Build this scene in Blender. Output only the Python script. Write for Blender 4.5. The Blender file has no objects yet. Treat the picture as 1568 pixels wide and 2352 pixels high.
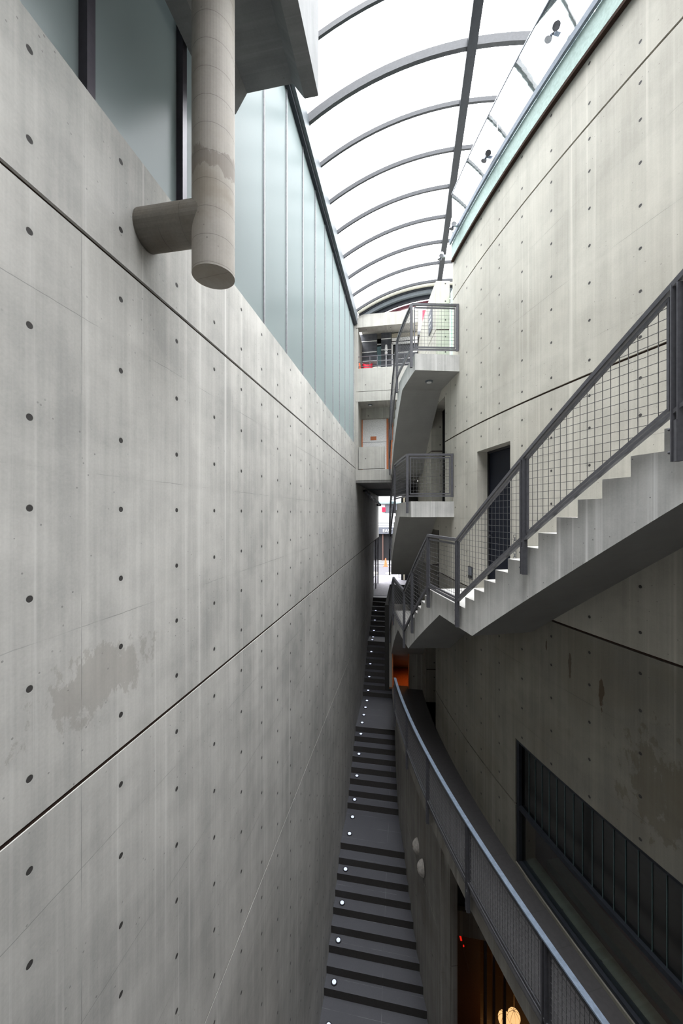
import bpy, bmesh, math, random
from mathutils import Vector, Matrix
random.seed(7)
S = bpy.context.scene
C = S.collection
# ------------------------------------------------------------------ camera, sky, exposure
YAW = 151.0 / 850.0
cam_d = bpy.data.cameras.new('camera')
cam = bpy.data.objects.new('camera', cam_d); C.objects.link(cam)
cam_d.sensor_fit = 'HORIZONTAL'; cam_d.sensor_width = 36.0
cam_d.lens = 36.0 * 850.0 / 1568.0
cam_d.shift_y = 3.0 / 1568.0
cam_d.clip_start = 0.02; cam_d.clip_end = 300
cam.location = (0, 0, 0); cam.rotation_euler = (math.pi/2, 0, math.atan(YAW))
S.camera = cam
S.view_settings.view_transform = 'Standard'
S.view_settings.look = 'None'
S.view_settings.gamma = 1.0
S.view_settings.use_curve_mapping = False
S.view_settings.exposure = 2.3
W = bpy.data.worlds.new('overcast_sky'); S.world = W; W.use_nodes = True
nt = W.node_tree; nt.nodes.clear()
wo = nt.nodes.new('ShaderNodeOutputWorld'); bg = nt.nodes.new('ShaderNodeBackground')
tc = nt.nodes.new('ShaderNodeTexCoord'); sx = nt.nodes.new('ShaderNodeSeparateXYZ')
mr = nt.nodes.new('ShaderNodeMapRange'); mr.inputs['From Min'].default_value = -0.1
mr.inputs['To Min'].default_value = 0.08; mr.inputs['To Max'].default_value = 1.0
SKY = 5.2
ml = nt.nodes.new('ShaderNodeMath'); ml.operation = 'MULTIPLY'; ml.inputs[1].default_value = SKY
bg.inputs['Color'].default_value = (0.965, 0.975, 1.0, 1)
nt.links.new(tc.outputs['Generated'], sx.inputs[0]); nt.links.new(sx.outputs['Z'], mr.inputs['Value'])
pw = nt.nodes.new('ShaderNodeMath'); pw.operation = 'POWER'; pw.inputs[1].default_value = 3.0
nt.links.new(mr.outputs[0], pw.inputs[0]); nt.links.new(pw.outputs[0], ml.inputs[0]); nt.links.new(ml.outputs[0], bg.inputs['Strength'])
nt.links.new(bg.outputs[0], wo.inputs[0])

# ------------------------------------------------------------------ materials
MATS = {}
class NB:
    """small node builder"""
    def __init__(s, name):
        s.m = bpy.data.materials.new(name); s.m.use_nodes = True
        s.t = s.m.node_tree; s.t.nodes.clear()
        s.out = s.t.nodes.new('ShaderNodeOutputMaterial')
        MATS[name] = s.m
    def n(s, typ, **kw):
        nd = s.t.nodes.new(typ)
        for k, v in kw.items():
            if k.startswith('i_'): nd.inputs[k[2:].replace('_', ' ')].default_value = v
            else: setattr(nd, k, v)
        return nd
    def link(s, a, b): s.t.links.new(a, b)
    def math(s, op, a, b=None, c=None, clamp=False):
        nd = s.t.nodes.new('ShaderNodeMath'); nd.operation = op; nd.use_clamp = clamp
        for i, x in enumerate((a, b, c)):
            if x is None: continue
            if isinstance(x, (int, float)): nd.inputs[i].default_value = x
            else: s.link(x, nd.inputs[i])
        return nd.outputs[0]
    def smooth(s, v, a, b, lo=0.0, hi=1.0):
        nd = s.n('ShaderNodeMapRange', interpolation_type='SMOOTHSTEP')
        nd.inputs['From Min'].default_value = a; nd.inputs['From Max'].default_value = b
        nd.inputs['To Min'].default_value = lo; nd.inputs['To Max'].default_value = hi
        s.link(v, nd.inputs['Value']); return nd.outputs[0]
    def mix(s, f, a, b):
        nd = s.n('ShaderNodeMix', data_type='RGBA')
        for i, x in ((0, f), (6, a), (7, b)):
            if isinstance(x, (int, float)): nd.inputs[i].default_value = x
            elif isinstance(x, tuple): nd.inputs[i].default_value = (*x, 1)[:4]
            else: s.link(x, nd.inputs[i])
        return nd.outputs[2]
    def noise(s, vec, scale, detail=4, rough=.6):
        nd = s.n('ShaderNodeTexNoise'); nd.inputs['Scale'].default_value = scale
        nd.inputs['Detail'].default_value = detail; nd.inputs['Roughness'].default_value = rough
        s.link(vec, nd.inputs['Vector']); return nd.outputs['Fac']
    def comb(s, x, y, z=0.0):
        nd = s.n('ShaderNodeCombineXYZ')
        for i, v in enumerate((x, y, z)):
            if isinstance(v, (int, float)): nd.inputs[i].default_value = v
            else: s.link(v, nd.inputs[i])
        return nd.outputs[0]
    def pbr(s, col, rough=.5, metal=0.0, bump=None, bstr=.3, bdist=.01, spec=.5):
        p = s.n('ShaderNodeBsdfPrincipled')
        if isinstance(col, tuple): p.inputs['Base Color'].default_value = (*col, 1)
        else: s.link(col, p.inputs['Base Color'])
        if isinstance(rough, (int, float)): p.inputs['Roughness'].default_value = rough
        else: s.link(rough, p.inputs['Roughness'])
        p.inputs['Metallic'].default_value = metal
        p.inputs['Specular IOR Level'].default_value = spec
        if bump is not None:
            b = s.n('ShaderNodeBump'); b.inputs['Strength'].default_value = bstr; b.inputs['Distance'].default_value = bdist
            s.link(bump, b.inputs['Height']); s.link(b.outputs[0], p.inputs['Normal'])
        s.link(p.outputs[0], s.out.inputs[0]); return p

def concrete(name, light=(.50, .49, .465), dark=(.36, .355, .34), u0=0.0, period=3.2, z0=0.0, rows=(), joints=(), vj=None, du=0.6,
             stain=None, brown=0.0, streak=.5, pits=.5, jfull=False):
    b = NB(name)
    uv = b.n('ShaderNodeUVMap'); sp = b.n('ShaderNodeSeparateXYZ'); b.link(uv.outputs[0], sp.inputs[0])
    u, v = sp.outputs[0], sp.outputs[1]
    cv = b.comb(u, v)
    big = b.noise(cv, .55, 5, .55)
    mid = b.noise(cv, 2.6, 6, .62)
    st = b.noise(b.comb(b.math('MULTIPLY', u, 6.0), b.math('MULTIPLY', v, .16)), 1.0, 5, .6)
    st2 = b.noise(b.comb(b.math('MULTIPLY', u, 34.0), b.math('MULTIPLY', v, .8)), 1.0, 3, .55)
    fine = b.noise(cv, 60, 3, .6)
    f = b.math('ADD', b.math('MULTIPLY', b.smooth(big, .36, .64), .42), b.math('MULTIPLY', b.smooth(mid, .38, .62), .26))
    f = b.math('ADD', f, b.math('MULTIPLY', b.smooth(st, .36, .66), .34 * streak * 2))
    f = b.math('ADD', f, b.math('MULTIPLY', b.math('SUBTRACT', st2, .5), .55))
    f = b.math('ADD', f, b.math('MULTIPLY', b.math('SUBTRACT', fine, .5), .45), clamp=True)
    col = b.mix(f, dark, light)
    # pale lime streaks
    lime = b.noise(b.comb(b.math('MULTIPLY', u, 13.0), b.math('MULTIPLY', v, .10), 3.3), 1.0, 4, .6)
    col = b.mix(b.math('MULTIPLY', b.smooth(lime, .56, .72), streak*1.0), col, (min(.8, light[0]*1.3), min(.8, light[1]*1.31), min(.8, light[2]*1.33)))
    hgt = b.math('MULTIPLY', mid, .25)
    if brown > 0:
        bn = b.noise(cv, 1.3, 5, .6)
        bz = b.math('MULTIPLY', b.smooth(bn, .46, .62), brown)
        col = b.mix(bz, col, (dark[0]*.62, dark[1]*.52, dark[2]*.38))
    if stain:
        for (su, sv, ru, rv, colr, amt) in stain:
            du_ = b.math('DIVIDE', b.math('SUBTRACT', u, su), ru); dv_ = b.math('DIVIDE', b.math('SUBTRACT', v, sv), rv)
            d = b.math('SQRT', b.math('ADD', b.math('MULTIPLY', du_, du_), b.math('MULTIPLY', dv_, dv_)))
            e = b.noise(b.comb(b.math('MULTIPLY', u, 4.0), b.math('MULTIPLY', v, 2.2), 9.1), 1.6, 7, .7)
            d = b.math('ADD', d, b.math('MULTIPLY', b.math('SUBTRACT', e, .5), 3.2))
            col = b.mix(b.math('MULTIPLY', b.smooth(d, .62, .78, 1, 0), amt), col, colr)
    # air pits
    vo = b.n('ShaderNodeTexVoronoi'); vo.inputs['Scale'].default_value = 13; b.link(cv, vo.inputs['Vector'])
    pm = b.noise(cv, .9, 3, .5)
    pit = b.math('MULTIPLY', b.math('LESS_THAN', vo.outputs['Distance'], .075), b.smooth(pm, .42, .56))
    col = b.mix(b.math('MULTIPLY', pit, pits), col, (.09, .085, .08))
    # formwork joints
    if joints or vj:
        jm = None
        wob = b.math('MULTIPLY', b.math('SUBTRACT', b.noise(cv, 7, 2), .5), .012)
        if joints:
            for j in joints:
                t = b.math('SUBTRACT', b.math('ADD', v, wob), z0 + j)
                w = b.math('SUBTRACT', t, b.math('MULTIPLY', b.math('ROUND', b.math('DIVIDE', t, period)), period))
                a = b.math('ABSOLUTE', w); jm = a if jm is None else b.math('MINIMUM', jm, a)
        if vj:
            t = b.math('SUBTRACT', b.math('ADD', u, wob), vj)
            w = b.math('ABSOLUTE', b.math('SUBTRACT', t, b.math('MULTIPLY', b.math('ROUND', b.math('DIVIDE', t, 3*du)), 3*du)))
            jm = w if jm is None else b.math('MINIMUM', jm, b.math('MULTIPLY', w, 1.0))
        vis = 1.0 if jfull else b.smooth(b.noise(cv, 1.3, 3), .44, .6)
        jl = b.math('MULTIPLY', b.math('LESS_THAN', jm, .0024), vis)
        soft = b.math('MULTIPLY', b.smooth(jm, .0, .05, 1, 0), .05)
        col = b.mix(b.math('MAXIMUM', b.math('MULTIPLY', jl, .55), soft), col, (dark[0]*.45, dark[1]*.45, dark[2]*.45))
        hgt = b.math('SUBTRACT', hgt, b.math('MULTIPLY', jl, .35))
    if rows:
        dv = None
        for r in rows:
            t = b.math('SUBTRACT', v, z0 + r)
            w = b.math('ABSOLUTE', b.math('SUBTRACT', t, b.math('MULTIPLY', b.math('ROUND', b.math('DIVIDE', t, period)), period)))
            dv = w if dv is None else b.math('MINIMUM', dv, w)
        t = b.math('SUBTRACT', u, u0)
        duu = b.math('SUBTRACT', t, b.math('MULTIPLY', b.math('ROUND', b.math('DIVIDE', t, du)), du))
        d = b.math('SQRT', b.math('ADD', b.math('MULTIPLY', duu, duu), b.math('MULTIPLY', dv, dv)))
        hole = b.smooth(d, .0155, .0195, 1, 0)
        col = b.mix(b.math('MULTIPLY', b.smooth(d, .02, .06, 1, 0), .22), col, dark)
        col = b.mix(hole, col, (.055, .052, .05))
        hgt = b.math('SUBTRACT', hgt, b.math('MULTIPLY', hole, 2.2))
    b.pbr(col, .72, 0, hgt, .35, .012, .25)
    return b.m

LROWS = (-.23, -.70, -1.16, -1.615, -2.07, -2.52, -2.97)
LJ = (-.5, -1.4, -2.3)
RROWS = (-.18, -.57, -1.02, -1.47, -1.92, -2.37, -2.85)
RJ = (-.80, -1.70, -2.6)
concrete('left_concrete', (.60, .585, .55), (.36, .355, .335), u0=1.55, period=3.2, z0=1.64, rows=LROWS, joints=LJ, vj=3.65,
         stain=[(2.05, -1.02, .62, .24, (.30, .275, .24), .45)], streak=.5)
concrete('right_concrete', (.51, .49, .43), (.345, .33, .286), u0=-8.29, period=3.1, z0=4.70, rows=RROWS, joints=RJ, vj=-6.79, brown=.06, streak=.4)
concrete('right_low_shaded_concrete', (.27, .255, .215), (.17, .162, .14), u0=-8.29, period=3.1, z0=4.70, rows=RROWS, joints=RJ, vj=-6.79,  # lower tiers: browner concrete, with shade darkened into the base colour
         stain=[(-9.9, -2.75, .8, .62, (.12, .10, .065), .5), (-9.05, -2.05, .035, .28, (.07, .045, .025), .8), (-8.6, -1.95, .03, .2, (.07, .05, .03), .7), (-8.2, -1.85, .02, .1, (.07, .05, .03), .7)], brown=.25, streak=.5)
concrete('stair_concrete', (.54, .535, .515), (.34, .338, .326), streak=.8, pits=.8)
concrete('soffit_shaded_concrete', (.36, .355, .34), (.29, .286, .274), streak=0, pits=.3)  # underside copy of the stair concrete, shade darkened into its colour
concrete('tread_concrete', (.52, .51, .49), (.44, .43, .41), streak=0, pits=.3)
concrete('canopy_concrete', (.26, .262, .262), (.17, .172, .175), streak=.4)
concrete('plain_concrete', (.42, .41, .375), (.30, .295, .27), u0=.3, period=.9, z0=.2, rows=(0.0,), du=.9, streak=.5)
concrete('dark_concrete', (.20, .195, .185), (.12, .118, .112), streak=.5)
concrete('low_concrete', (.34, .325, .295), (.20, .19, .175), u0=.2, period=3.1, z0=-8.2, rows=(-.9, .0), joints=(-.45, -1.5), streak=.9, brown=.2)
concrete('column_concrete', (.50, .465, .42), (.34, .315, .28), period=.185, z0=.0, joints=(0.0,), streak=.1, brown=.45, jfull=True,
         stain=[(0.1, 2.36, .9, .10, (.20, .17, .145), .6)])

def simple(name, col, rough=.5, metal=0.0, nscale=25.0, amt=.12, spec=.5):
    b = NB(name); tcn = b.n('ShaderNodeTexCoord')
    nz = b.noise(tcn.outputs['Object'], nscale, 4)
    c2 = tuple(min(1, x*(1+amt)) for x in col); c1 = tuple(x*(1-amt) for x in col)
    b.pbr(b.mix(b.smooth(nz, .3, .7), c1, c2), rough, metal, nz, .08, .004, spec)
    return b.m
simple('rail_steel', (.085, .085, .095), .42, .1)
simple('rail_wire', (.11, .11, .115), .4, .3)
simple('walk_rail_top', (.34, .42, .54), .30, .6)
simple('sealant', (.045, .030, .024), .9, 0, 25, .1, .05)
simple('roof_steel', (.022, .026, .034), .5, 0, 25, .12, .3)
simple('rib_steel', (.045, .048, .055), .5, 0, 25, .12, .3)
simple('beam_grey', (.13, .15, .165), .5, 0, 25, .12, .3)
simple('dark_mullion', (.055, .045, .06), .35, .4)
simple('pale_mullion', (.33, .33, .35), .4, .3)
simple('navy_door', (.005, .007, .014), .55, 0, 25, .1, .2)
simple('black_paint', (.008, .008, .010), .5)
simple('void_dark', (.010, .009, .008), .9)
simple('white_paint', (.80, .80, .80), .5)
simple('mint_panel', (.40, .50, .47), .7, 0, 25, .1, .03)
simple('back_rail_steel', (.26, .29, .33), .7, 0, 25, .1, .03)
simple('cream_paint', (.70, .65, .50), .5)
simple('orange_wood', (.55, .17, .06), .5)
simple('warm_wood', (.055, .022, .008), .6)
simple('plinth_board', (.09, .08, .055), .6)
simple('red_plastic', (.75, .02, .06), .4)
simple('maroon_paint', (.09, .008, .02), .6)
simple('chrome', (.30, .31, .34), .22, 1.0)
simple('shell_plaster', (.52, .49, .45), .7, 0, 14, .2)
simple('asphalt', (.055, .053, .060), .8, 0, 8)
simple('pavement', (.12, .115, .13), .7, 0, 6)
simple('road_white', (.35, .35, .34), .7)
simple('teal_panel', (.30, .46, .50), .4)
simple('cone_orange', (.9, .16, .06), .5)
simple('brown_iron', (.10, .055, .045), .7)
simple('grey_plate', (.16, .17, .20), .4, .3)
simple('beige_duct', (.38, .35, .28), .6)
simple('cushion_cloth', (.55, .54, .46), .8)

# stone tiles of treads
b = NB('stair_tile')
uv = b.n('ShaderNodeUVMap'); nz = b.noise(uv.outputs[0], 30, 4); n2 = b.noise(uv.outputs[0], 1.7, 4)
sp = b.n('ShaderNodeSeparateXYZ'); b.link(uv.outputs[0], sp.inputs[0])
t1 = b.math('ABSOLUTE', b.math('SUBTRACT', sp.outputs[0], -.55))
tl = b.math('LESS_THAN', t1, .004)
t2 = b.math('SUBTRACT', sp.outputs[1], .0); t2 = b.math('ABSOLUTE', b.math('SUBTRACT', t2, b.math('MULTIPLY', b.math('ROUND', b.math('DIVIDE', t2, .42)), .42)))
tl = b.math('MULTIPLY', b.math('MAXIMUM', tl, b.math('LESS_THAN', t2, .003)), b.smooth(n2, .4, .6))
cc = b.mix(b.math('ADD', b.math('MULTIPLY', nz, .5), b.math('MULTIPLY', n2, .5)), (.050, .050, .058), (.088, .088, .101))
cc = b.mix(b.math('MULTIPLY', tl, .5), cc, (.25, .25, .26))
b.pbr(cc, .55, 0, nz, .1, .003)
b = NB('riser_shaded_stone')  # darker than the treads: shade on the fronts put into the colour
tcn = b.n('ShaderNodeTexCoord'); nz = b.noise(tcn.outputs['Object'], 20, 4)
b.pbr(b.mix(nz, (.032, .029, .027), (.055, .050, .046)), .7, 0, nz, .1, .003)
b = NB('walkway_tile')
uv = b.n('ShaderNodeUVMap'); sp = b.n('ShaderNodeSeparateXYZ'); b.link(uv.outputs[0], sp.inputs[0])
def gline(x, p, w):
    return b.math('LESS_THAN', b.math('ABSOLUTE', b.math('SUBTRACT', x, b.math('MULTIPLY', b.math('ROUND', b.math('DIVIDE', x, p)), p))), w)
g = b.math('MAXIMUM', gline(sp.outputs[0], .45, .004), gline(sp.outputs[1], .45, .0))
nz = b.noise(uv.outputs[0], 18, 5)
b.pbr(b.mix(b.math('MULTIPLY', g, .5), b.mix(nz, (.042, .040, .042), (.078, .074, .077)), (.035, .035, .035)), .55, 0, nz, .1, .003)
b = NB('dark_mosaic')
uv = b.n('ShaderNodeUVMap'); sp = b.n('ShaderNodeSeparateXYZ'); b.link(uv.outputs[0], sp.inputs[0])
g = b.math('MAXIMUM', gline(sp.outputs[0], .05, .004), gline(sp.outputs[1], .05, .004))
b.pbr(b.mix(g, (.045, .05, .065), (.16, .165, .18)), .4)

def glassy(name, tint, trans=.9, rough=.03, fres=.9):
    b = NB(name)
    tr = b.n('ShaderNodeBsdfTransparent'); tr.inputs[0].default_value = (*tint, 1)
    gl = b.n('ShaderNodeBsdfGlossy'); gl.inputs['Roughness'].default_value = rough; gl.inputs[0].default_value = (1, 1, 1, 1)
    fr = b.n('ShaderNodeFresnel'); fr.inputs[0].default_value = 1.5
    mx = b.n('ShaderNodeMixShader'); b.link(b.math('ADD', b.math('MULTIPLY', fr.outputs[0], fres), 1-trans, clamp=True), mx.inputs[0])
    b.link(tr.outputs[0], mx.inputs[1]); b.link(gl.outputs[0], mx.inputs[2]); b.link(mx.outputs[0], b.out.inputs[0])
glassy('roof_glass', (.97, .98, .985), 1.0, .3, .0)
glassy('balustrade_glass', (.84, .93, .91), 1.0, .03, .9)
glassy('shop_glass', (.72, .80, .80), 1.0, .03, .10)
glassy('green_dark_glass', (.14, .22, .24), 1.0, .15, .14)
def frosted(name, col, tr_amt, lines=True):
    b = NB(name)
    tcn = b.n('ShaderNodeTexCoord'); sp = b.n('ShaderNodeSeparateXYZ'); b.link(tcn.outputs['Object'], sp.inputs[0])
    nz = b.noise(tcn.outputs['Object'], 1.2, 4)
    ln = b.math('SINE', b.math('MULTIPLY', sp.outputs[2], 240.0))
    f = b.math('ADD', b.math('MULTIPLY', nz, .10), b.math('MULTIPLY', ln, .012))
    c = b.mix(f, col, tuple(x*.75 for x in col))
    a = b.n('ShaderNodeBsdfTranslucent'); b.link(c, a.inputs[0])
    d = b.n('ShaderNodeBsdfDiffuse'); b.link(c, d.inputs[0])
    m1 = b.n('ShaderNodeMixShader'); m1.inputs[0].default_value = .28; b.link(a.outputs[0], m1.inputs[1]); b.link(d.outputs[0], m1.inputs[2])
    t = b.n('ShaderNodeBsdfTransparent'); t.inputs[0].default_value = (*col, 1)
    m2 = b.n('ShaderNodeMixShader'); m2.inputs[0].default_value = tr_amt; b.link(m1.outputs[0], m2.inputs[1]); b.link(t.outputs[0], m2.inputs[2])
    g = b.n('ShaderNodeBsdfGlossy'); g.inputs['Roughness'].default_value = .25
    m3 = b.n('ShaderNodeMixShader'); m3.inputs[0].default_value = .05; b.link(m2.outputs[0], m3.inputs[1]); b.link(g.outputs[0], m3.inputs[2])
    b.link(m3.outputs[0], b.out.inputs[0])
frosted('frosted_glass', (.50, .56, .565), .04)
frosted('green_glass', (.62, .80, .70), .25)
def emit(name, col, strength):
    b = NB(name); e = b.n('ShaderNodeEmission'); e.inputs[0].default_value = (*col, 1); e.inputs[1].default_value = strength
    b.link(e.outputs[0], b.out.inputs[0])
emit('step_glow', (.70, .77, 1.0), .26)
emit('paper_glow', (1.0, .58, .24), .22)
emit('red_glow', (1.0, .02, .01), .14)
emit('down_glow', (1.0, .5, .15), .4)

# ------------------------------------------------------------------ mesh helpers
class MB:
    def __init__(s): s.v = []; s.f = []; s.uv = []; s.mi = []
    def quad(s, pts, uvs=None, mi=0):
        i = len(s.v); s.v += [tuple(p) for p in pts]; s.f.append(tuple(range(i, i+len(pts))))
        s.uv.append(uvs if uvs else [(0, 0)]*len(pts)); s.mi.append(mi)
    def build(s, name, mats, parent=None, weld=True, smooth=False):
        me = bpy.data.meshes.new(name); me.from_pydata(s.v, [], s.f)
        lay = me.uv_layers.new(name='UVMap'); k = 0
        for fu in s.uv:
            for q in fu: lay.data[k].uv = q; k += 1
        for m in (mats if isinstance(mats, (list, tuple)) else [mats]): me.materials.append(MATS[m])
        for p, m in zip(me.polygons, s.mi): p.material_index = m; p.use_smooth = smooth
        if weld:
            bm = bmesh.new(); bm.from_mesh(me)
            bmesh.ops.remove_doubles(bm, verts=bm.verts, dist=1e-5)
            bmesh.ops.recalc_face_normals(bm, faces=bm.faces); bm.to_mesh(me); bm.free()
        o = bpy.data.objects.new(name, me); C.objects.link(o)
        if parent: o.parent = parent
        return o
    def box(s, x0, x1, y0, y1, z0, z1, mi=0):
        P = [(x, y, z) for x in (x0, x1) for y in (y0, y1) for z in (z0, z1)]
        for idx, ax in (((0,1,3,2), 'x'), ((4,6,7,5), 'x'), ((0,4,5,1), 'y'), ((2,3,7,6), 'y'), ((0,2,6,4), 'z'), ((1,5,7,3), 'z')):
            pts = [P[i] for i in idx]
            uv = [(p[1], p[2]) if ax == 'x' else ((p[0], p[2]) if ax == 'y' else (p[0], p[1])) for p in pts]
            s.quad(pts, uv, mi)
        return s
    def bar(s, a, b_, w, h, up=(0, 0, 1), mi=0):
        a = Vector(a); b_ = Vector(b_); d = (b_-a).normalized(); up = Vector(up)
        if abs(d.dot(up)) > .98: up = Vector((0, 1, 0))
        r = d.cross(up).normalized(); u = r.cross(d).normalized()
        P = [q + r*i*w/2 + u*j*h/2 for q in (a, b_) for i, j in ((-1,-1),(1,-1),(1,1),(-1,1))]
        L = (b_-a).length
        for k in range(4):
            k2 = (k+1) % 4; s.quad([P[k], P[k2], P[4+k2], P[4+k]], [(0, 0), (.1, 0), (.1, L), (0, L)], mi)
        s.quad(P[:4][::-1], None, mi); s.quad(P[4:], None, mi)
        return s
    def sweep(s, pts, w, h, rad=None, mi=0):
        """rectangular section swept along points; w across (radial), h up"""
        pts = [Vector(p) for p in pts]; rings = []
        for i, p in enumerate(pts):
            d = (pts[min(i+1, len(pts)-1)] - pts[max(i-1, 0)])
            d.z = 0; d.normalize(); r = Vector((d.y, -d.x, 0))
            rings.append([p + r*a*w/2 + Vector((0, 0, c*h/2)) for a, c in ((-1,-1),(1,-1),(1,1),(-1,1))])
        acc = 0
        for i in range(len(rings)-1):
            L = (pts[i+1]-pts[i]).length
            for k in range(4):
                k2 = (k+1) % 4
                s.quad([rings[i][k], rings[i][k2], rings[i+1][k2], rings[i+1][k]], [(acc, 0), (acc, .1), (acc+L, .1), (acc+L, 0)], mi)
            acc += L
        s.quad(rings[0][::-1], None, mi); s.quad(rings[-1], None, mi)
        return s
    def cyl(s, a, b_, r, n=16, r2=None, mi=0, caps=True):
        a = Vector(a); b_ = Vector(b_); d = (b_-a).normalized(); r2 = r if r2 is None else r2
        up = Vector((0, 0, 1)) if abs(d.z) < .95 else Vector((0, 1, 0))
        x = d.cross(up).normalized(); y = d.cross(x).normalized(); L = (b_-a).length
        A = [a + (x*math.cos(t)+y*math.sin(t))*r for t in [2*math.pi*k/n for k in range(n)]]
        B = [b_ + (x*math.cos(t)+y*math.sin(t))*r2 for t in [2*math.pi*k/n for k in range(n)]]
        for k in range(n):
            k2 = (k+1) % n; u0 = 2*math.pi*k/n*r; u1 = 2*math.pi*(k+1)/n*r
            s.quad([A[k], A[k2], B[k2], B[k]], [(u0, a.z), (u1, a.z), (u1, b_.z if abs(d.z) > .5 else a.z+L), (u0, b_.z if abs(d.z) > .5 else a.z+L)], mi)
        if caps: s.quad(A[::-1], [(p.x, p.y) for p in A], mi); s.quad(B, [(p.x, p.y) for p in B], mi)
        return s
    def ball(s, c, rx, ry, rz, n=12, m=8, mi=0):
        c = Vector(c)
        def P(i, j):
            t = math.pi*i/m; p = 2*math.pi*j/n
            return (c.x+rx*math.sin(t)*math.cos(p), c.y+ry*math.sin(t)*math.sin(p), c.z+rz*math.cos(t))
        for i in range(m):
            for j in range(n):
                if i == 0: s.quad([P(0, 0), P(1, j), P(1, j+1)], None, mi)
                elif i == m-1: s.quad([P(i, j), P(m, 0), P(i, j+1)], None, mi)
                else: s.quad([P(i, j), P(i+1, j), P(i+1, j+1), P(i, j+1)], None, mi)
        return s
    # solid on the drum: stations (phi, ztop, zbottom) between two radii
    def drum(s, st, R0, R1, mi=0, top_mi=None, bot_mi=None):
        tm = mi if top_mi is None else top_mi; bm_ = mi if bot_mi is None else bot_mi
        for a, c in zip(st[:-1], st[1:]):
            (p0, t0, b0), (p1, t1, b1) = a, c
            if abs(p1-p0) < 1e-7:      # riser
                if abs(t1-t0) > 1e-6:
                    s.quad([P(p0, R0, t0), P(p0, R1, t0), P(p0, R1, t1), P(p0, R0, t1)], [(0, t0), (R1-R0, t0), (R1-R0, t1), (0, t1)], mi)
                if abs(b1-b0) > 1e-6:
                    s.quad([P(p0, R0, b0), P(p0, R1, b0), P(p0, R1, b1), P(p0, R0, b1)], None, mi)
                continue
            for R in (R0, R1):
                u0, u1 = p0*R, p1*R
                s.quad([P(p0, R, b0), P(p1, R, b1), P(p1, R, t1), P(p0, R, t0)], [(u0, b0), (u1, b1), (u1, t1), (u0, t0)], mi)
            u0, u1 = p0*R1, p1*R1
            s.quad([P(p0, R0, t0), P(p1, R0, t1), P(p1, R1, t1), P(p0, R1, t0)], [(u0, R0), (u1, R0), (u1, R1), (u0, R1)], tm)
            s.quad([P(p0, R0, b0), P(p1, R0, b1), P(p1, R1, b1), P(p0, R1, b0)], [(u0, R0), (u1, R0), (u1, R1), (u0, R1)], bm_)
        for (p, t, z) in (st[0], st[-1]):
            s.quad([P(p, R0, z), P(p, R1, z), P(p, R1, t), P(p, R0, t)], [(0, z), (R1-R0, z), (R1-R0, t), (0, t)], mi)
        return s
CX, CY, RW = 22.39, 13.569, 22.0
RS, RR = 22.95, 23.0
def P(phi, R, z): return Vector((CX - R*math.cos(phi), CY + R*math.sin(phi), z))
def arc(s0, s1, R=RW, step=.3):
    n = max(1, int(abs(s1-s0)/step)); return [(s0+(s1-s0)*k/n)/R for k in range(n+1)]
def band(mb, s0, s1, z0, z1, R0, R1, Rref=RW, mi=0, step=.3, top_mi=None):
    mb.drum([(p, z1, z0) for p in arc(s0, s1, Rref, step)], R0, R1, mi, top_mi)
def struct(o): o['kind'] = 'structure'; return o
def tag(o, label, cat, group=None):
    o['label'] = label; o['category'] = cat
    if group: o['group'] = group
    return o
def thing(name, label, cat, loc=(0, 0, 0), group=None):
    o = bpy.data.objects.new(name, None); C.objects.link(o); o.location = loc; o.empty_display_size = .2
    return tag(o, label, cat, group)
def fix(o, root):
    """parent with the world position kept (parts are modelled in world space)"""
    o.parent = root; o.matrix_parent_inverse = Matrix.Translation(root.location).inverted(); return o

# ------------------------------------------------------------------ left wall (straight, x = -1.86)
XL = -1.86
m = MB()
G = .014
tiers = [(-11.6, -4.76), (-4.76, -1.56), (-1.56, 1.64), (1.64, 2.50)]
for z0, z1 in tiers:
    yend = 20.8 if z0 < -1.6 else 24.6
    y0 = -3.6
    while y0 < yend - .01:
        y1 = min(y0+1.2, yend, 13.5 if (y0 < 13.5 and z0 > 1.6) else 99)
        m.box(XL-.35, XL, y0, y1, z0+(0 if z0 < -11 else .007 if z0 < -4 else G), z1-(.007 if z1 < -4 else G if z1 < 2.4 else 0)); y0 = y1
        if z0 > 1.6 and y0 >= 13.5: break
m.box(XL-.34, XL-.008, -3.6, 24.6, -1.6, -1.52, 1)
m.box(XL-.34, XL-.02, -3.6, 24.6, 1.6, 1.68, 1)
m.box(XL-.34, XL-.003, -3.6, 20.8, -4.80, -4.72, 1)
struct(m.build('wall_left', ['left_concrete', 'sealant'], weld=False))

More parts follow.
